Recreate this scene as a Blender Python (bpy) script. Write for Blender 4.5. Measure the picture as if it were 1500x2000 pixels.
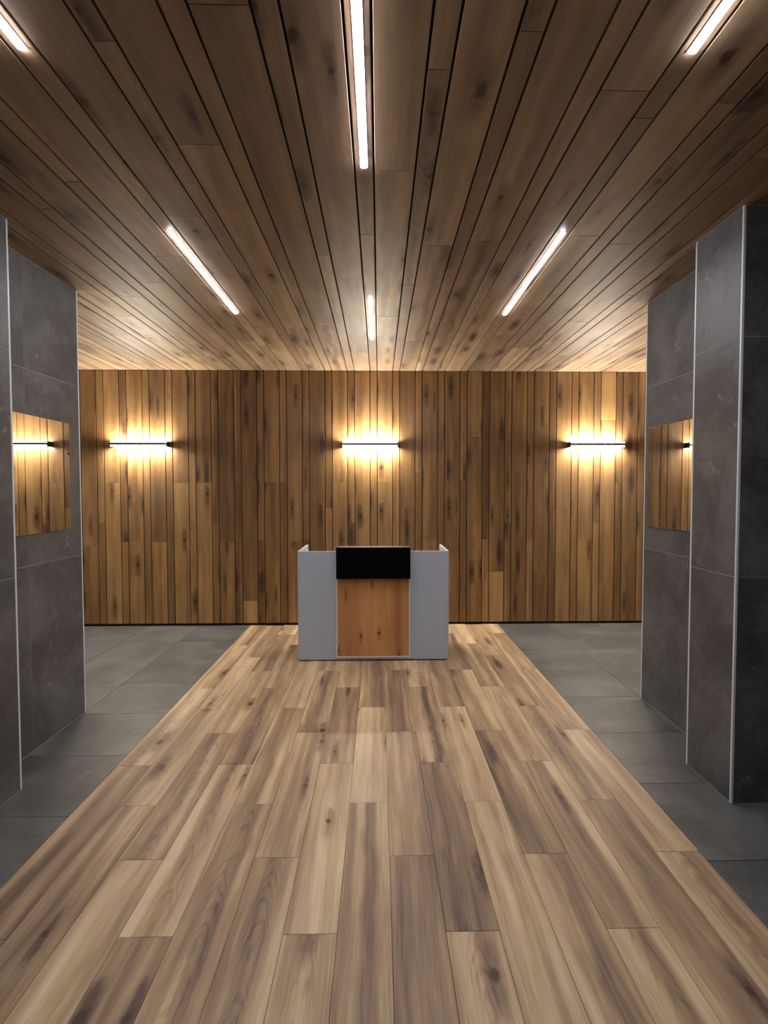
import bpy, math, random
from mathutils import Vector, Matrix

sc = bpy.context.scene
for o in list(bpy.data.objects):
    bpy.data.objects.remove(o, do_unlink=True)
C = bpy.context.collection
rnd = random.Random(11)

# ------------------------------------------------------------------ camera
EYE = 1.61
cam_d = bpy.data.cameras.new('camera')
cam = bpy.data.objects.new('camera', cam_d)
C.objects.link(cam)
sc.camera = cam
F_PX, YAW, PITCH, ROLL, CX, CY = 1022.2, 0.0214, 0.0355, -0.0006, 762.27, 993.76
cam_d.sensor_fit = 'VERTICAL'
cam_d.sensor_height = 36.0
cam_d.lens = F_PX * 36.0 / 2000.0
cam_d.shift_x = (750.0 - CX) / 2000.0
cam_d.shift_y = -(1000.0 - CY) / 2000.0
cam_d.clip_start = 0.05
_f = Vector((math.sin(YAW) * math.cos(PITCH), math.cos(YAW) * math.cos(PITCH), -math.sin(PITCH)))
_r = Vector((math.cos(YAW), -math.sin(YAW), 0))
_u = _r.cross(_f)
_r2 = math.cos(ROLL) * _r + math.sin(ROLL) * _u
_u2 = math.cos(ROLL) * _u - math.sin(ROLL) * _r
m3 = Matrix((_r2, _u2, -_f)).transposed()
cam.matrix_world = Matrix.Translation((0, 0, EYE)) @ m3.to_4x4()

# ------------------------------------------------------------------ world, exposure, lamp strengths
w = bpy.data.worlds.new('world')
sc.world = w
w.use_nodes = True
w.node_tree.nodes['Background'].inputs[0].default_value = (0.9, 0.95, 1.0, 1)
w.node_tree.nodes['Background'].inputs[1].default_value = 0.02
vs = sc.view_settings
vs.view_transform = 'Standard'
vs.look = 'None'
vs.gamma = 1.0
vs.use_curve_mapping = False
vs.exposure = 0.0
CEIL_LAMP = 98.0      # emission of the ceiling strips
WALL_LAMP = 230.0      # emission of the wall lamps
CEIL_COL = (0.97, 0.95, 1.0)
WALL_COL = (1.0, 0.94, 0.81)

# ------------------------------------------------------------------ dimensions (metres)
YB = 6.235            # face of the timber wall
ZC = 3.018            # face of the timber ceiling
PER, NAR, X0 = 0.26735, 0.0843, -0.1055   # board rhythm: wide + narrow, first gap
GAP = 0.0085
XL, XR = -1.5356, 1.4263                  # edges of the wooden walkway
KMIN, KMAX = -13, 12
XMIN, XMAX = X0 + KMIN * PER, X0 + (KMAX + 1) * PER
YMIN = -3.0

# ------------------------------------------------------------------ node helpers
class NT:
    def __init__(s, name):
        s.m = bpy.data.materials.new(name)
        s.m.use_nodes = True
        s.t = s.m.node_tree
        s.t.nodes.clear()
        s.out = s.t.nodes.new('ShaderNodeOutputMaterial')
        s.b = s.t.nodes.new('ShaderNodeBsdfPrincipled')
        s.t.links.new(s.b.outputs[0], s.out.inputs[0])
    def n(s, typ, **kw):
        nd = s.t.nodes.new('ShaderNode' + typ)
        for k, v in kw.items():
            setattr(nd, k, v)
        return nd
    def put(s, sock, v):
        if isinstance(v, bpy.types.NodeSocket):
            s.t.links.new(v, sock)
        elif isinstance(v, tuple) and len(v) == 3 and sock.type == 'RGBA':
            sock.default_value = (*v, 1)
        else:
            sock.default_value = v
    def math(s, op, a, b=0.0, c=0.0, clamp=False):
        nd = s.n('Math', operation=op, use_clamp=clamp)
        s.put(nd.inputs[0], a); s.put(nd.inputs[1], b)
        if op in ('MULTIPLY_ADD', 'WRAP', 'SMOOTH_MIN'):
            s.put(nd.inputs[2], c)
        return nd.outputs[0]
    def add(s, a, b): return s.math('ADD', a, b)
    def sub(s, a, b): return s.math('SUBTRACT', a, b)
    def mul(s, a, b): return s.math('MULTIPLY', a, b)
    def ramp01(s, v, lo, hi, smooth=True):
        nd = s.n('MapRange', interpolation_type='SMOOTHSTEP' if smooth else 'LINEAR', clamp=True)
        s.put(nd.inputs['Value'], v)
        s.put(nd.inputs['From Min'], lo); s.put(nd.inputs['From Max'], hi)
        return nd.outputs[0]
    def xyz(s, x, y, z):
        nd = s.n('CombineXYZ')
        s.put(nd.inputs[0], x); s.put(nd.inputs[1], y); s.put(nd.inputs[2], z)
        return nd.outputs[0]
    def noise(s, vec, scale=1.0, detail=2.0, rough=0.5, dist=0.0):
        nd = s.n('TexNoise')
        s.put(nd.inputs['Vector'], vec)
        nd.inputs['Scale'].default_value = scale
        nd.inputs['Detail'].default_value = detail
        nd.inputs['Roughness'].default_value = rough
        nd.inputs['Distortion'].default_value = dist
        return nd.outputs['Fac']
    def mix(s, f, a, b, blend='MIX'):
        nd = s.n('Mix', data_type='RGBA', blend_type=blend)
        s.put(nd.inputs[0], f); s.put(nd.inputs[6], a); s.put(nd.inputs[7], b)
        return nd.outputs[2]
    def setp(s, **kw):
        for k, v in kw.items():
            s.put(s.b.inputs[k.replace('_', ' ')], v)
    def bump(s, h, strength, dist):
        nd = s.n('Bump')
        nd.inputs['Strength'].default_value = strength
        nd.inputs['Distance'].default_value = dist
        s.put(nd.inputs['Height'], h)
        s.put(s.b.inputs['Normal'], nd.outputs[0])


def srgb(r, g, b):
    f = lambda c: (c / 255 / 12.92) if c / 255 <= 0.04045 else ((c / 255 + 0.055) / 1.055) ** 2.4
    return (f(r), f(g), f(b))


def wood(name, axes, light, mid, dark, knotc, rough, knots, streaky, cath, grain=0.28, spec=0.5, med=0.36, archk=0.10, kscale=(2.1, 5.0), blotk=0.42):
    """Boards with grain along one local axis. Object colour: r = tone, g = seed, b = dark streak down the board."""
    t = NT(name)
    tc = t.n('TexCoord')
    sp = t.n('SeparateXYZ')
    t.put(sp.inputs[0], tc.outputs['Object'])
    u, v, d = (sp.outputs[i] for i in axes)
    oi = t.n('ObjectInfo')
    sc_ = t.n('SeparateColor')
    t.put(sc_.inputs[0], oi.outputs['Color'])
    tone, seed, streak = sc_.outputs[0], sc_.outputs[1], sc_.outputs[2]
    su = t.mul(seed, 91.7)
    sv = t.mul(seed, 57.3)
    uu = t.add(u, su)
    vv = t.add(v, sv)
    # slow waviness of the grain
    wob = t.sub(t.noise(t.xyz(t.mul(uu, 1.3), t.mul(vv, 4.0), seed), 1.0, 2.0), 0.5)
    vw = t.add(vv, t.mul(wob, 0.06))
    # knots
    ku, kv = t.mul(uu, kscale[0]), t.mul(vv, kscale[1])
    kn = t.n('TexVoronoi', voronoi_dimensions='2D', feature='F1')
    t.put(kn.inputs['Vector'], t.xyz(ku, kv, 0.0))
    kn.inputs['Scale'].default_value = 1.0
    kn.inputs['Randomness'].default_value = 0.7
    kp = t.n('SeparateXYZ')
    t.put(kp.inputs[0], kn.outputs['Position'])
    kc = t.n('SeparateColor')
    t.put(kc.inputs[0], kn.outputs['Color'])
    du = t.sub(ku, kp.outputs[0])
    dv = t.sub(kv, kp.outputs[1])
    wk = t.sub(t.noise(t.xyz(t.mul(uu, 26.0), t.mul(vv, 38.0), 3.1), 1.0, 2.0), 0.5)
    size = t.math('MULTIPLY_ADD', kc.outputs[1], 0.75, 0.45)
    def ell(a, b, wamt):
        x = t.mul(du, a); y = t.mul(dv, b)
        r2 = t.add(t.mul(x, x), t.mul(y, y))
        r = t.math('SQRT', r2)
        r = t.math('DIVIDE', r, size)
        return t.add(r, t.mul(wk, wamt))
    on = t.ramp01(kc.outputs[0], 1.0 - knots, 1.0 - knots + 0.02)
    core = t.mul(t.sub(1.0, t.ramp01(ell(2.1, 1.45, 0.14), 0.06, 0.19)), on)
    halo = t.mul(t.mul(t.sub(1.0, t.ramp01(ell(0.42, 1.7, 0.30), 0.02, 0.46)), on), t.sub(1.0, t.ramp01(kn.outputs['Distance'], 0.16, 0.40)))
    # grain bends round the knots
    bend = t.mul(t.mul(halo, dv), 0.030)
    vg = t.add(vw, bend)
    broad = t.noise(t.xyz(t.mul(uu, 0.5), t.mul(vg, 13.0), 1.7), 1.0, 2.0, 0.5)
    medn = t.noise(t.xyz(t.mul(uu, 1.6), t.mul(vg, 36.0), 7.7), 1.0, 3.0, 0.55)
    fine = t.noise(t.xyz(t.mul(uu, 5.0), t.mul(vg, 210.0), 5.1), 1.0, 3.0, 0.6)
    blot = t.noise(t.xyz(t.mul(uu, 2.4), t.mul(vv, 6.0), 11.0), 1.0, 3.0, 0.55)
    # cathedral arches
    a2 = t.mul(v, 11.0)
    ph = t.add(t.add(t.mul(uu, 46.0), t.mul(t.mul(a2, a2), 44.0)), t.mul(t.sub(blot, 0.5), 46.0))
    arch = t.ramp01(t.math('SINE', ph), -0.2, 1.0)
    edge = t.sub(1.0, t.ramp01(t.math('ABSOLUTE', t.add(v, t.mul(wob, 0.05))), 0.02, 0.055))
    archm = t.mul(t.mul(arch, edge), t.ramp01(t.math('FRACT', t.mul(seed, 37.31)), 1.0 - cath, 1.0 - cath + 0.05))
    # dark streak along the board
    off = t.mul(t.sub(t.math('FRACT', t.mul(seed, 71.9)), 0.5), 0.07)
    wob2 = t.sub(t.noise(t.xyz(t.mul(uu, 2.2), seed, 2.0), 1.0, 2.0), 0.5)
    sd = t.math('ABSOLUTE', t.add(t.sub(v, off), t.mul(wob2, 0.12)))
    sm = t.mul(t.mul(t.sub(1.0, t.ramp01(sd, 0.008, 0.045)), streak), t.ramp01(broad, 0.3, 0.6))
    # overall lightness factor
    val = t.add(-0.06, t.mul(tone, 0.74))
    val = t.add(val, t.mul(t.sub(t.ramp01(broad, 0.28, 0.72, False), 0.5), streaky))
    val = t.add(val, t.mul(t.sub(blot, 0.5), blotk))
    val = t.add(val, t.mul(t.sub(medn, 0.5), med))
    val = t.add(val, t.mul(t.sub(fine, 0.5), grain))
    val = t.add(val, 0.2)
    val = t.sub(val, t.mul(archm, archk))
    val = t.sub(val, t.mul(sm, 0.50))
    val = t.sub(val, t.mul(halo, 0.40))
    cr = t.n('ValToRGB')
    e = cr.color_ramp.elements
    e[0].position = 0.0; e[0].color = (*dark, 1)
    e[1].position = 1.0; e[1].color = (*light, 1)
    k = e.new(0.5); k.color = (*mid, 1)
    t.put(cr.inputs[0], val)
    col = t.mix(t.mul(core, 0.94), cr.outputs[0], knotc)
    t.setp(Base_Color=col, Roughness=rough)
    t.b.inputs['Specular IOR Level'].default_value = spec
    t.bump(t.noise(t.xyz(t.mul(uu, 5.0), t.mul(vv, 210.0), 5.1), 1.0, 1.0, 0.6), 0.12, 0.002)
    return t.m


def plain(name, col, rough=0.5, metal=0.0, spec=0.5, noise=0.0, nscale=60.0):
    t = NT(name)
    if noise:
        tc = t.n('TexCoord')
        f = t.noise(tc.outputs['Object'], nscale, 4.0, 0.6)
        c = t.mix(f, tuple(x * (1 - noise) for x in col), tuple(min(1, x * (1 + noise)) for x in col))
        t.setp(Base_Color=c)
    else:
        t.setp(Base_Color=col)
    t.setp(Roughness=rough, Metallic=metal)
    t.b.inputs['Specular IOR Level'].default_value = spec
    return t.m


def stone(name, a, b, scuff, rough, amount):
    """Concrete-look porcelain: cloudy greys with pale scuffs; shifted per tile by the object colour."""
    t = NT(name)
    tc = t.n('TexCoord')
    oi = t.n('ObjectInfo')
    s_ = t.n('SeparateColor')
    t.put(s_.inputs[0], oi.outputs['Color'])
    vec = t.n('VectorMath', operation='ADD')
    t.put(vec.inputs[0], tc.outputs['Object'])
    t.put(vec.inputs[1], t.xyz(t.mul(s_.outputs[1], 31.0), t.mul(s_.outputs[1], 17.0), t.mul(s_.outputs[1], 23.0)))
    P = vec.outputs[0]
    big = t.noise(P, 2.2, 4.0, 0.6, 0.6)
    sml = t.noise(P, 26.0, 4.0, 0.65)
    grit = t.noise(P, 190.0, 2.0, 0.6)
    val = t.add(t.mul(big, 0.62), t.add(t.mul(sml, 0.26), t.mul(grit, 0.12)))
    col = t.mix(t.ramp01(val, 0.38, 0.62), a, b)
    sc1 = t.noise(P, 5.0, 5.0, 0.7, 1.2)
    col = t.mix(t.mul(t.ramp01(sc1, 0.60, 0.74), t.mul(amount, t.ramp01(sml, 0.42, 0.66))), col, scuff)
    t.setp(Base_Color=col, Roughness=t.math('MULTIPLY_ADD', sml, 0.16, rough))
    t.bump(t.noise(P, 40.0, 2.0, 0.6), 0.06, 0.003)
    return t.m


def emit(name, col, strength):
    t = NT(name)
    t.setp(Base_Color=(0.9, 0.9, 0.9), Roughness=0.4)
    t.b.inputs['Emission Color'].default_value = (*col, 1)
    t.b.inputs['Emission Strength'].default_value = strength
    return t.m


# ------------------------------------------------------------------ materials
oak_l, oak_m, oak_d = srgb(184, 144, 93), srgb(128, 94, 56), srgb(70, 48, 29)
knot_c = srgb(52, 30, 17)
M_WALL = wood('oak_wall_boards', (2, 0, 1), oak_l, oak_m, oak_d, knot_c, 0.42, 0.42, 0.30, 0.25)
M_CEIL = wood('oak_ceiling_boards', (1, 0, 2), srgb(196, 169, 134), srgb(150, 125, 100), srgb(86, 69, 59), knot_c, 0.47, 0.5, 0.34, 0.25, spec=0.4, blotk=0.55)
M_FLOOR = wood('oak_floor_planks', (1, 0, 2), srgb(222, 199, 160), srgb(168, 140, 109), srgb(94, 73, 64),
               srgb(66, 46, 36), 0.5, 0.26, 0.62, 0.4, grain=0.55, med=0.55, archk=0.13)
M_INSERT = wood('oak_desk_inlay', (2, 0, 1), srgb(218, 168, 114), srgb(188, 134, 84), srgb(134, 88, 50),
                srgb(60, 34, 18), 0.45, 0.55, 0.3, 0.0, kscale=(4.2, 7.5))
M_TILE = stone('dark_concrete_tile', srgb(66, 67, 68), srgb(99, 100, 101), srgb(158, 157, 155), 0.42, 0.7)
M_FTILE = stone('grey_floor_tile', srgb(76, 77, 77), srgb(103, 104, 103), srgb(150, 149, 147), 0.34, 0.6)
M_GROUT = plain('pale_grout', srgb(165, 163, 160), 0.9)
M_FGROUT = plain('dark_grout', srgb(76, 75, 74), 0.9)
M_TRIM = plain('satin_aluminium', srgb(216, 224, 228), 0.45, 0.1)
M_FELT = plain('black_felt_backing', srgb(26, 18, 17), 0.95, 0, 0.1)
M_BLACK = plain('matt_black_plinth', srgb(14, 13, 13), 0.7, 0, 0.2)
M_PLASTER = plain('grey_plaster', srgb(120, 117, 114), 0.8, 0, 0.3, 0.08, 4.0)
M_DESK = plain('light_grey_laminate', srgb(174, 184, 197), 0.5, 0, 0.4, 0.03, 90.0)
M_EDGE = plain('pale_edge_band', srgb(214, 208, 204), 0.5)
M_SCREEN = plain('black_screen', (0.0012, 0.0012, 0.0012), 0.5, 0, 0.06)
M_CASE = plain('dark_grey_casing', srgb(52, 48, 45), 0.35)
M_LAMPB = plain('dark_anodised_body', srgb(52, 44, 42), 0.45, 0.3)
M_CLAMP = emit('ceiling_strip_diffuser', CEIL_COL, CEIL_LAMP)
M_WLAMP = emit('wall_lamp_diffuser', WALL_COL, WALL_LAMP)
M_ACRYL = emit('acrylic_edge_strip', (1.0, 0.97, 0.97), 1.6)
M_SLAMP = emit('side_lamp_diffuser', WALL_COL, WALL_LAMP * 1.2)
M_CLIP = plain('dark_mirror_clip', srgb(70, 52, 40), 0.4, 0.5)
_t = NT('silvered_mirror')
_t.setp(Base_Color=(0.86, 0.87, 0.86), Metallic=1.0, Roughness=0.012)
M_MIRROR = _t.m

# ------------------------------------------------------------------ mesh helpers
_cache = {}


def link(name, me, mat, parent=None, loc=(0, 0, 0)):
    o = bpy.data.objects.new(name, me)
    if mat is not None and not me.materials:
        me.materials.append(mat)
    C.objects.link(o)
    o.location = loc
    if parent is not None:
        o.parent = parent
    return o


def box_mesh(sx, sy, sz, bev=0.0, key=None):
    """Box centred on its own origin, edges chamfered by bev."""
    k = (round(sx, 4), round(sy, 4), round(sz, 4), round(bev, 4), key)
    if k in _cache:
        return _cache[k]
    hx, hy, hz = sx / 2, sy / 2, sz / 2
    me = bpy.data.meshes.new('box')
    if bev <= 0:
        vs_ = [(x, y, z) for x in (-hx, hx) for y in (-hy, hy) for z in (-hz, hz)]
        fs = [(0, 1, 3, 2), (4, 6, 7, 5), (0, 4, 5, 1), (2, 3, 7, 6), (0, 2, 6, 4), (1, 5, 7, 3)]
    else:
        b = min(bev, hx * .9, hy * .9, hz * .9)
        vs_, idx = [], {}
        for sxn in (-1, 1):
            for syn in (-1, 1):
                for szn in (-1, 1):
                    for ax in range(3):
                        p = [sxn * (hx - b), syn * (hy - b), szn * (hz - b)]
                        p[ax] = (sxn * hx, syn * hy, szn * hz)[ax]
                        idx[(sxn, syn, szn, ax)] = len(vs_)
                        vs_.append(tuple(p))
        fs = []
        for ax in range(3):
            o1, o2 = [a for a in range(3) if a != ax]
            for s in (-1, 1):
                f = []
                for a, b_ in ((-1, -1), (1, -1), (1, 1), (-1, 1)):
                    sg = [0, 0, 0]; sg[ax] = s; sg[o1] = a; sg[o2] = b_
                    f.append(idx[(*sg, ax)])
                fs.append(tuple(f))
        for ax in range(3):          # edges parallel to ax
            o1, o2 = [a for a in range(3) if a != ax]
            for a in (-1, 1):
                for b_ in (-1, 1):
                    def g(s, face):
                        sg = [0, 0, 0]; sg[ax] = s; sg[o1] = a; sg[o2] = b_
                        return idx[(*sg, face)]
                    fs.append((g(-1, o1), g(1, o1), g(1, o2), g(-1, o2)))
        for a in (-1, 1):
            for b_ in (-1, 1):
                for c in (-1, 1):
                    fs.append(tuple(idx[(a, b_, c, ax)] for ax in range(3)))
    me.from_pydata(vs_, [], fs)
    import bmesh
    bm = bmesh.new(); bm.from_mesh(me)
    bmesh.ops.recalc_face_normals(bm, faces=bm.faces)
    bm.to_mesh(me); bm.free()
    _cache[k] = me
    return me


def box(name, lo, hi, mat, parent=None, bev=0.0, color=None):
    s = [hi[i] - lo[i] for i in range(3)]
    c = tuple((hi[i] + lo[i]) / 2 for i in range(3))
    pl = parent.location if parent is not None else Vector((0, 0, 0))
    if parent is not None and parent.parent is not None:
        pl = pl + parent.parent.location
    o = link(name, box_mesh(*s, bev, mat.name), mat, parent, tuple(c[i] - pl[i] for i in range(3)))
    if color:
        o.color = (*color, 1)
    return o


def prism(name, prof, x0, x1, mat, parent, loc=(0, 0, 0), axis='X'):
    """Extrude a closed (a, b) profile along X (a=y, b=z) or Y (a=x, b=z)."""
    n = len(prof)
    if axis == 'X':
        vs_ = [(x0, a, b) for a, b in prof] + [(x1, a, b) for a, b in prof]
    else:
        vs_ = [(a, x0, b) for a, b in prof] + [(a, x1, b) for a, b in prof]
    fs = [(i, (i + 1) % n, n + (i + 1) % n, n + i) for i in range(n)]
    fs += [tuple(range(n))[::-1], tuple(range(n, 2 * n))]
    me = bpy.data.meshes.new(name)
    me.from_pydata(vs_, [], fs)
    import bmesh
    bm = bmesh.new(); bm.from_mesh(me)
    bmesh.ops.recalc_face_normals(bm, faces=bm.faces)
    bm.to_mesh(me); bm.free()
    return link(name, me, mat, parent, loc)


def empty(name, loc):
    o = bpy.data.objects.new(name, None)
    C.objects.link(o)
    o.location = loc
    o.empty_display_size = 0.2
    return o


def tag(o, label, cat=None, group=None, kind=None):
    o['label'] = label
    if cat: o['category'] = cat
    if group: o['group'] = group
    if kind: o['kind'] = kind
    return o


def rc(lo=0.2, hi=0.85, streak=0.0):
    return (rnd.uniform(lo, hi), rnd.random(), streak)


# ------------------------------------------------------------------ floor: slab, planks, tiles
floor = tag(box('floor', (XMIN - 0.1, YMIN - 0.1, -0.15), (XMAX + 0.1, YB + 0.12, -0.012), M_FGROUT),
            'wooden plank walkway between two strips of grey stone tiles', 'floor', kind='structure')
PW = (XR - XL) / 15
PLEN = 1.19
PJ = {0: 1.85, 1: 2.645, 2: 2.25}
# (column, start of plank) -> tone, streak, as seen in the photograph
TONE = {(0, 1.85): (.35, .3), (0, .66): (.3, .3), (1, 1.455): (.34, 0), (1, 2.645): (.6, .2), (2, 1.06): (.72, .1), (2, 2.25): (.5, .5),
        (3, .66): (.46, .2), (3, 1.85): (.7, .4), (4, 1.455): (.5, .6), (4, 2.645): (.5, .5), (5, 1.06): (.52, .6),
        (5, 2.25): (.66, 0), (6, .66): (.74, .1), (6, 1.85): (.8, 0), (6, 3.04): (.5, .3), (7, 1.455): (.5, .9),
        (7, 2.645): (.95, 0), (7, 3.835): (.42, .6), (8, 1.06): (.22, .2), (8, 2.25): (.36, .2), (8, 3.44): (.42, .8), (9, .66): (.7, .2),
        (9, 1.85): (.36, .9), (9, 3.04): (.36, .9), (10, 1.455): (.66, 0), (10, 2.645): (.72, .1), (10, 3.835): (.4, .5), (11, 1.06): (.56, 1.),
        (11, 2.25): (.26, .3), (11, 3.44): (.45, 0), (12, .66): (.62, .1), (12, 1.85): (.5, .5), (12, 3.04): (.66, .1),
        (13, 1.455): (.42, .3), (13, 2.645): (.52, .3), (13, 3.835): (.34, .2), (14, 1.06): (.66, .2), (14, 2.25): (.74, .1),
        (14, 3.44): (.6, .2)}
for c in range(15):
    xa, xb = XL + c * PW, XL + (c + 1) * PW
    y = PJ[c % 3] - 3 * PLEN
    while y < YB - 0.06:
        ya, yb = y, min(y + PLEN, YB - 0.004)
        key = next((k for k in TONE if k[0] == c and abs(k[1] - ya) < 0.05), None)
        tn, stv = TONE[key] if key else (rnd.uniform(.35, .75), rnd.choice((0, .2, .5, .7)))
        dz = rnd.uniform(-0.0003, 0.0003)
        box('plank', (xa + 0.0006, ya + 0.0006, -0.012 + dz), (xb - 0.0006, yb - 0.0006, dz), M_FLOOR, floor, 0.0012,
            (tn, rnd.random(), stv))
        y += PLEN
TS = 0.6
for side, ys in ((-1, 3.165), (1, 2.79)):
    x_in = XL if side < 0 else XR
    for i in range(5):
        xa = x_in + side * i * TS
        xb = x_in + side * (i + 1) * TS
        lo, hi = (xb, xa) if side < 0 else (xa, xb)
        lo, hi = max(lo, XMIN), min(hi, XMAX)
        if hi - lo < 0.05:
            continue
        y = ys - 3 * TS
        while y < YB - 0.05:
            box('tile', (lo + 0.0015, y + 0.0015, -0.012), (hi - 0.0015, min(y + TS, YB - 0.004) - 0.0015, -0.0008), M_FTILE, floor,
                0.001, (0.5, rnd.random(), 0))
            y += TS

# ------------------------------------------------------------------ timber wall
T = 0.018
wall = tag(box('wall_back', (XMIN - 0.1, YB + T, -0.15), (XMAX + 0.1, YB + T + 0.12, ZC + 0.15), M_FELT),
           'back wall clad in wide and narrow upright oak boards', 'wall', kind='structure')
ZW = 0.024


def col_span(k, narrow):
    a = X0 + k * PER
    return (a + GAP / 2, a + NAR - GAP / 2) if narrow else (a + NAR + GAP / 2, a + PER - GAP / 2)


# joint heights read from the photograph: (k, narrow) -> z of the joints
WJ = {(-12, 0): [1.70], (-8, 0): [1.70], (-5, 0): [1.70], (-2, 0): [1.70], (-1, 0): [], (0, 0): [1.70], (-10, 0): [1.0], (-7, 0): [1.0],
      (-4, 0): [1.0], (-6, 0): [2.27, 0.29], (-10, 1): [0.18], (-13, 0): [0.95], (-11, 1): [1.0], (-6, 1): [1.70],
      (10, 0): [2.45, 0.49], (4, 0): [2.24], (6, 0): [1.82], (2, 1): [1.82], (4, 1): [1.72], (5, 1): [1.02],
      (5, 0): [0.63], (7, 0): [0.63], (9, 0): [1.02], (6, 1): [1.22], (7, 1): [1.02], (8, 1): [1.40], (11, 0): []}
WT = {(10, 0): [0.6, 0.55, 1.0], (4, 0): [.5, .6], (5, 0): [.85, .42], (-6, 0): [.8, .4, .22], (-7, 0): [.45, .3], (0, 0): [.75, .6],
      (-12, 0): [.8, .7], (11, 1): [.2, .2], (5, 1): [.75, .2], (-8, 0): [.7, .4], (-2, 0): [.7, .6]}
LB = 2.0
for k in range(KMIN, KMAX + 1):
    for nar in (1, 0):
        xa, xb = col_span(k, nar)
        js = WJ.get((k, nar))
        if js is None:
            js = [rnd.choice([1.02, 1.22, 1.40, 1.70, 2.05, 0.63])]
        cuts = [ZW] + sorted(js) + [ZC - 0.002]
        for i in range(len(cuts) - 1):
            tl = WT.get((k, nar))
            tone = tl[min(i, len(tl) - 1)] if tl else rnd.uniform(0.25, 0.72)
            dy = rnd.uniform(0, 0.0006)
            box('board', (xa, YB + dy, cuts[i] + 0.0006), (xb, YB + T, cuts[i + 1] - 0.0006), M_WALL, wall, 0.0015,
                (tone, rnd.random(), rnd.choice((0, 0, 0, .3, .5))))
base = tag(box('baseboard_back', (XMIN, YB + 0.004, 0.0), (XMAX, YB + T, ZW - 0.002), M_BLACK),
           'thin black shadow gap strip under the oak wall', 'baseboard', kind='structure')

# ------------------------------------------------------------------ timber ceiling
ceil = tag(box('ceiling', (XMIN - 0.1, YMIN - 0.1, ZC + T), (XMAX + 0.1, YB + T, ZC + T + 0.12), M_FELT),
           'ceiling of wide and narrow oak boards with dark gaps', 'ceiling', kind='structure')
CJ = {(-2, 0): [1.58, 4.55], (-2, 1): [1.52, 3.4], (0, 1): [2.94, 4.9], (-1, 0): [3.54, 5.4], (-3, 0): [2.2, 4.62], (0, 0): [2.36, 4.3],
      (2, 1): [1.65, 3.6], (3, 0): [1.88, 3.9], (1, 0): [3.06, 5.0], (3, 1): [2.98, 5.1], (5, 0): [3.02, 5.2], (7, 0): [3.45, 5.5],
      (6, 1): [1.85, 4.0], (6, 0): [2.25, 4.4]}
for k in range(KMIN, KMAX + 1):
    for nar in (1, 0):
        xa, xb = col_span(k, nar)
        js = CJ.get((k, nar))
        if js is None:
            j = rnd.uniform(1.6, 3.4)
            js = [j, j + rnd.uniform(1.7, 2.0)]
        cuts = [YMIN] + [j for j in js if j < YB - 0.3] + [YB - 0.001]
        for i in range(len(cuts) - 1):
            box('board', (xa, cuts[i] + 0.0006, ZC + rnd.uniform(0, 0.0006)), (xb, cuts[i + 1] - 0.0006, ZC + T), M_CEIL, ceil, 0.0015,
                (rnd.uniform(0.25, 0.75), rnd.random(), rnd.choice((0, 0, 0, .4, .7))))

# ------------------------------------------------------------------ side and rear walls (outside the frame)
tag(box('wall_left', (XMIN - 0.12, YMIN, -0.01), (XMIN, YB, ZC), M_PLASTER), 'plain grey side wall beyond the pillar with the corner clip mirror', 'wall', kind='structure')
tag(box('wall_right', (XMAX, YMIN, -0.01), (XMAX + 0.12, YB, ZC), M_PLASTER), 'plain grey side wall beyond the pillar standing free', 'wall', kind='structure')
tag(box('wall_front', (XMIN, YMIN - 0.12, -0.01), (XMAX, YMIN, ZC), M_PLASTER), 'plain grey wall at the near end of the lobby', 'wall', kind='structure')

# ------------------------------------------------------------------ pillars
ZS = (1.169, 2.375)   # horizontal tile joints


def tiles_on_x(parent, x, sgn, y0, y1, zs, ysplits=()):
    """Tiles on a face looking along sgn * X; returns nothing, 10 mm thick, joints 3 mm."""
    zz = [0.004] + list(zs) + [ZC - 0.003]
    yy = [y0] + list(ysplits) + [y1]
    for i in range(len(zz) - 1):
        for j in range(len(yy) - 1):
            xa, xb = (x - 0.010, x) if sgn > 0 else (x, x + 0.010)
            box('tile', (xa, yy[j] + 0.0015, zz[i] + 0.0015), (xb, yy[j + 1] - 0.0015, zz[i + 1] - 0.0015), M_TILE, parent, 0.001,
                (0.5, rnd.random(), 0))


def tiles_on_y(parent, y, sgn, x0, x1, zs):
    zz = [0.004] + list(zs) + [ZC - 0.003]
    xs = [x0]
    while xs[-1] + 1.2 < x1 - 0.1:
        xs.append(xs[-1] + 0.6)
    xs.append(x1)
    for i in range(len(zz) - 1):
        for j in range(len(xs) - 1):
            ya, yb = (y - 0.010, y) if sgn > 0 else (y, y + 0.010)
            box('tile', (xs[j] + 0.0015, ya, zz[i] + 0.0015), (xs[j + 1] - 0.0015, yb, zz[i + 1] - 0.0015), M_TILE, parent, 0.001,
                (0.5, rnd.random(), 0))


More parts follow.
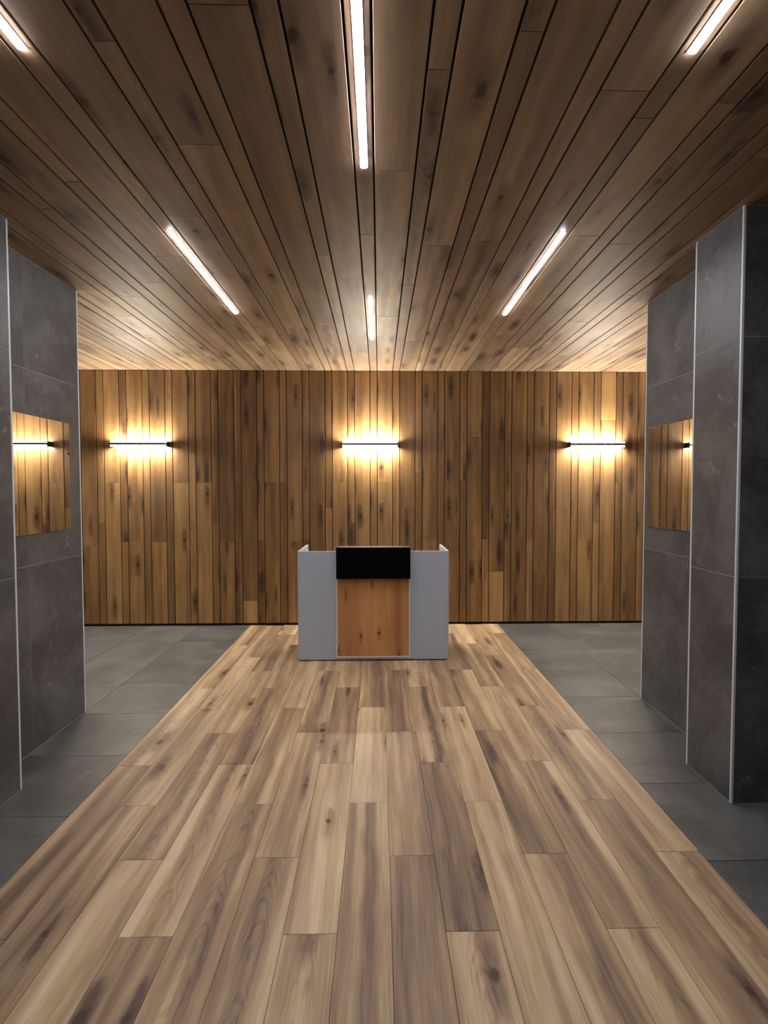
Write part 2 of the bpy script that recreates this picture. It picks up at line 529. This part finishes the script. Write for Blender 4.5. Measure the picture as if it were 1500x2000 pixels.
def pillar(label, s, x_pil, x_rec, y0, y1, y2, zs, depth, ysplits=()):
    """s = side (+1 right of the walkway). Pilaster y0..y1 standing proud at x_pil, recessed face y1..y2 at x_rec."""
    r = tag(empty('pillar', (s * (x_rec + depth / 2), (y0 + y2) / 2, 0)), label, 'pillar', 'tiled pillars')
    def bx(name, xa, xb, ya, yb, za, zb, mat, bev=0.0):
        lo, hi = sorted((s * xa, s * xb))
        return box(name, (lo, ya, za), (hi, yb, zb), mat, r, bev)
    t = 0.0015
    bx('core', x_pil + t, x_rec + depth, y0 + t, y1 - t, 0, ZC - 0.001, M_GROUT)
    bx('core', x_rec + t, x_rec + depth, y1 - t, y2 - t, 0, ZC - 0.001, M_GROUT)
    E = 0.011     # corner profile
    tiles_on_x(r, s * x_pil, -s, y0 + E, y1 - E, zs)
    tiles_on_x(r, s * x_rec, -s, y1, y2 - E, zs, ysplits)
    if s > 0:
        tiles_on_y(r, y0, -1, x_pil + E, x_rec + depth, zs)
        tiles_on_y(r, y1, 1, x_pil + E, x_rec + t, zs)
        tiles_on_y(r, y2, 1, x_rec + E, x_rec + depth, zs)
    else:
        tiles_on_y(r, y0, -1, -(x_rec + depth), -(x_pil + E), zs)
        tiles_on_y(r, y1, 1, -(x_rec + t), -(x_pil + E), zs)
        tiles_on_y(r, y2, 1, -(x_rec + depth), -(x_rec + E), zs)
    for xx, yy in ((x_pil, y0), (x_pil, y1 - E), (x_rec, y2 - E)):
        o = bx('corner_trim', xx - 0.0008, xx + E, yy - 0.0008, yy + E + 0.0008, 0.002, ZC - 0.003, M_TRIM, 0.001)
        o['label'] = 'silver metal corner profile'
    return r


pillar('dark grey tiled pillar with a free front corner, at the right edge of the frame', 1, 1.802, 2.022, 2.592, 2.985, 3.955, ZS, 1.05)
pillar('dark grey tiled pillar cut off by the left edge of the frame', -1, 1.928, 2.132, 2.35, 2.81, 3.795, (1.150, 2.345), 0.95, (3.22,))


# ------------------------------------------------------------------ mirrors
def mirror(label, s, x, y0, y1, z0, z1, clips, turn=0.0):
    lo, hi = sorted((s * x, s * (x - 0.006)))
    r = tag(empty('wall_mirror', (s * x, y0, z0)), label, 'mirror', 'frameless mirrors on the pillars')
    box('glass', (lo, y0, z0), (hi, y1, z1), M_MIRROR, r, 0.002)
    for cy_, cz_ in clips:
        a, b = sorted((s * (x - 0.006), s * (x - 0.011)))
        box('clip', (a, cy_ - 0.007, cz_ - 0.007), (b, cy_ + 0.007, cz_ + 0.007), M_CLIP, r, 0.002)
    r.rotation_euler.z = turn
    return r


mirror('frameless mirror on the left pillar, reflecting a glowing wall lamp', -1, 2.132, 3.03, 3.655, 1.340, 2.070,
       ((3.065, 2.045), (3.640, 1.86)))
mirror('frameless mirror on the right pillar, reflecting mostly plain oak boards', 1, 2.022, 3.12, 3.87, 1.340, 2.070,
       ((3.155, 2.045),), 0.017)


# ------------------------------------------------------------------ ceiling strip lamps
def ceiling_lamp(label, k, y0, y1):
    xc = X0 + k * PER + NAR / 2
    r = tag(empty('ceiling_strip_lamp', (xc, (y0 + y1) / 2, ZC)), label, 'lamp', 'ceiling strip lamps')
    hw = 0.0155
    L = (y1 - y0) / 2
    box('housing', (xc - hw - 0.002, y0 - 0.004, ZC - 0.003), (xc + hw + 0.002, y1 + 0.004, ZC), M_EDGE, r, 0.001)
    prof = [(-hw, -0.003)] + [(hw * math.cos(math.pi + a * math.pi / 8), -0.003 - 0.006 * math.sin(a * math.pi / 8)) for a in range(1, 8)] + [(hw, -0.003)]
    prism('diffuser', prof, -L, L, M_CLAMP, r, (0, 0, 0), 'Y')
    return r


ceiling_lamp('long lit strip running out of the top of the frame at its middle', 0, 1.03, 2.33)
ceiling_lamp('short lit strip nearest the oak wall, above the desk', 0, 3.91, 4.93)
ceiling_lamp('whole lit ceiling strip on the left side of the ceiling', -4, 2.92, 4.23)
ceiling_lamp('whole lit ceiling strip on the right side of the ceiling', 4, 2.89, 4.22)
ceiling_lamp('lit strip end in the top left corner of the frame', -4, 0.43, 1.74)
ceiling_lamp('lit strip end in the top right corner of the frame', 4, 0.40, 1.71)


# ------------------------------------------------------------------ wall lamps
def wall_lamp(label, xc, YB=YB, turn=0.0):
    L = 0.322
    zc = 2.152
    r = tag(empty('wall_lamp', (xc, YB, zc)), label, 'lamp', 'wall lamps on the oak wall')
    # local: y = 0 at the wall, negative towards the room
    box('wall_plate', (xc - 0.11, YB - 0.006, zc - 0.012), (xc + 0.11, YB, zc + 0.012), M_LAMPB, r, 0.002)
    box('body', (xc - L, YB - 0.100, zc - 0.012), (xc + L, YB - 0.006, zc + 0.012), M_LAMPB, r, 0.002)
    for s in (-1, 1):
        lo, hi = sorted((xc + s * L, xc + s * (L + 0.010)))
        box('end_cap', (lo, YB - 0.102, zc - 0.036), (hi, YB - 0.0005, zc + 0.026), M_LAMPB, r, 0.002)
    # light panels in the top and bottom of the body, acrylic strip under the front lip
    for nm, za, zb in (('lower', zc - 0.026, zc - 0.012), ('upper', zc + 0.012, zc + 0.014)):
        d = box('light_panel', (xc - L + 0.004, YB - 0.088, za), (xc + L - 0.004, YB - 0.022, zb), M_SLAMP if turn else M_WLAMP, r)
        d['label'] = nm + ' glowing panel'
    box('diffuser', (xc - L, YB - 0.100, zc - 0.034), (xc + L, YB - 0.092, zc - 0.012), M_ACRYL, r, 0.003)['label'] = 'white glowing strip under the lamp body'
    r.rotation_euler.z = turn
    return r


wall_lamp('glowing wall lamp on the oak wall beside the left pillar', -2.785)
wall_lamp('glowing wall lamp on the oak wall directly above the desk', -0.105)
wall_lamp('glowing wall lamp on the oak wall beside the right pillar', 2.581)
# the same lamps on the side walls: hidden behind the pillars, but their light throws the pillars' shadows on floor and ceiling
wall_lamp('wall lamp on the grey side wall hidden behind the left pillar', XMIN, 4.10, math.pi / 2)
wall_lamp('wall lamp on the grey side wall hidden behind the right pillar', XMAX, 4.45, -math.pi / 2)

# ------------------------------------------------------------------ reception desk
DX0, DX1, DY0, DY1, DZ = -0.763, 0.656, 4.893, 5.50, 1.039
ST = 0.020
desk = tag(empty('reception_desk', ((DX0 + DX1) / 2, (DY0 + DY1) / 2, 0)), 'light grey reception desk with an oak inlay on its front', 'desk')
ft = 0.012
box('plinth', (DX0 + 0.03, DY0 + 0.03, 0.0003), (DX1 - 0.03, DY1 - 0.02, ft), M_BLACK, desk)
for xa in (DX0, DX1 - ST):
    p = box('side_panel', (xa, DY0 + 0.003, ft), (xa + ST, DY1, DZ - 0.002), M_DESK, desk, 0.001)
    e = box('edge_band', (xa, DY0 + 0.003, DZ - 0.002), (xa + ST, DY1, DZ), M_EDGE, p)
    e['label'] = 'pale top edge strip'
fp = box('front_panel', (DX0 + ST, DY0, ft), (DX1 - ST, DY0 + ST, DZ - 0.002), M_DESK, desk, 0.001)
e = box('edge_band', (DX0 + ST, DY0, DZ - 0.002), (DX1 - ST, DY0 + ST, DZ), M_EDGE, fp)
e['label'] = 'pale top edge strip'
wt = box('worktop', (DX0 + ST, DY0 + ST, 0.715), (DX1 - ST, DY1 - 0.02, 0.740), M_DESK, desk, 0.001)
# oak inlay in a pale frame, standing 14 mm proud
IX0, IX1, IZ0, IZ1 = -0.404, 0.291, 0.034, 1.0
FW = 0.013
inlay = box('inlay_frame', (IX0, DY0 - 0.014, IZ0), (IX1, DY0 - 0.0003, IZ0 + FW), M_EDGE, desk, 0.001)
inlay['label'] = 'pale frame strip under the oak inlay'
for xa in (IX0, IX1 - FW):
    q = box('inlay_frame', (xa, DY0 - 0.014, IZ0 + FW), (xa + FW, DY0 - 0.0003, IZ1), M_EDGE, desk, 0.001)
    q['label'] = 'pale frame strip beside the oak inlay'
iw = IX1 - IX0 - 2 * FW
cuts = [0, 0.245, 0.735, 1.0]
for i, (tn, sd, stv) in enumerate(((0.42, 0.312, 0.2), (0.62, 0.731, 0.0), (0.36, 0.52, 0.3))):
    q = box('inlay_board', (IX0 + FW + iw * cuts[i], DY0 - 0.011, IZ0 + FW), (IX0 + FW + iw * cuts[i + 1], DY0 - 0.0003, IZ1), M_INSERT, desk,
            0.0005, (tn, sd, stv))
    q['label'] = 'knotty orange oak board'
# black display hung over the front panel
scr = tag(empty('display_screen', (-0.055, DY0 - 0.045, 0.776)), 'black switched-off display on the front of the desk', 'display')
k_ = 4.815 / 4.893
sx0, sx1 = -0.4047 * k_ + 0.0, 0.2945 * k_
sz0, sz1 = EYE - (EYE - 0.7756) * k_, EYE - (EYE - 1.074) * k_
box('casing', (sx0, DY0 - 0.072, sz0), (sx1, DY0 - 0.0145, sz1), M_CASE, scr, 0.002)
box('screen', (sx0 + 0.003, DY0 - 0.075, sz0 + 0.002), (sx1 - 0.003, DY0 - 0.072, sz1 - 0.004), M_SCREEN, scr)
box('rear_ledge', (sx0 + 0.01, DY0 - 0.0145, DZ + 0.0005), (sx1 - 0.01, DY0 + 0.06, sz1), M_CASE, scr, 0.002)
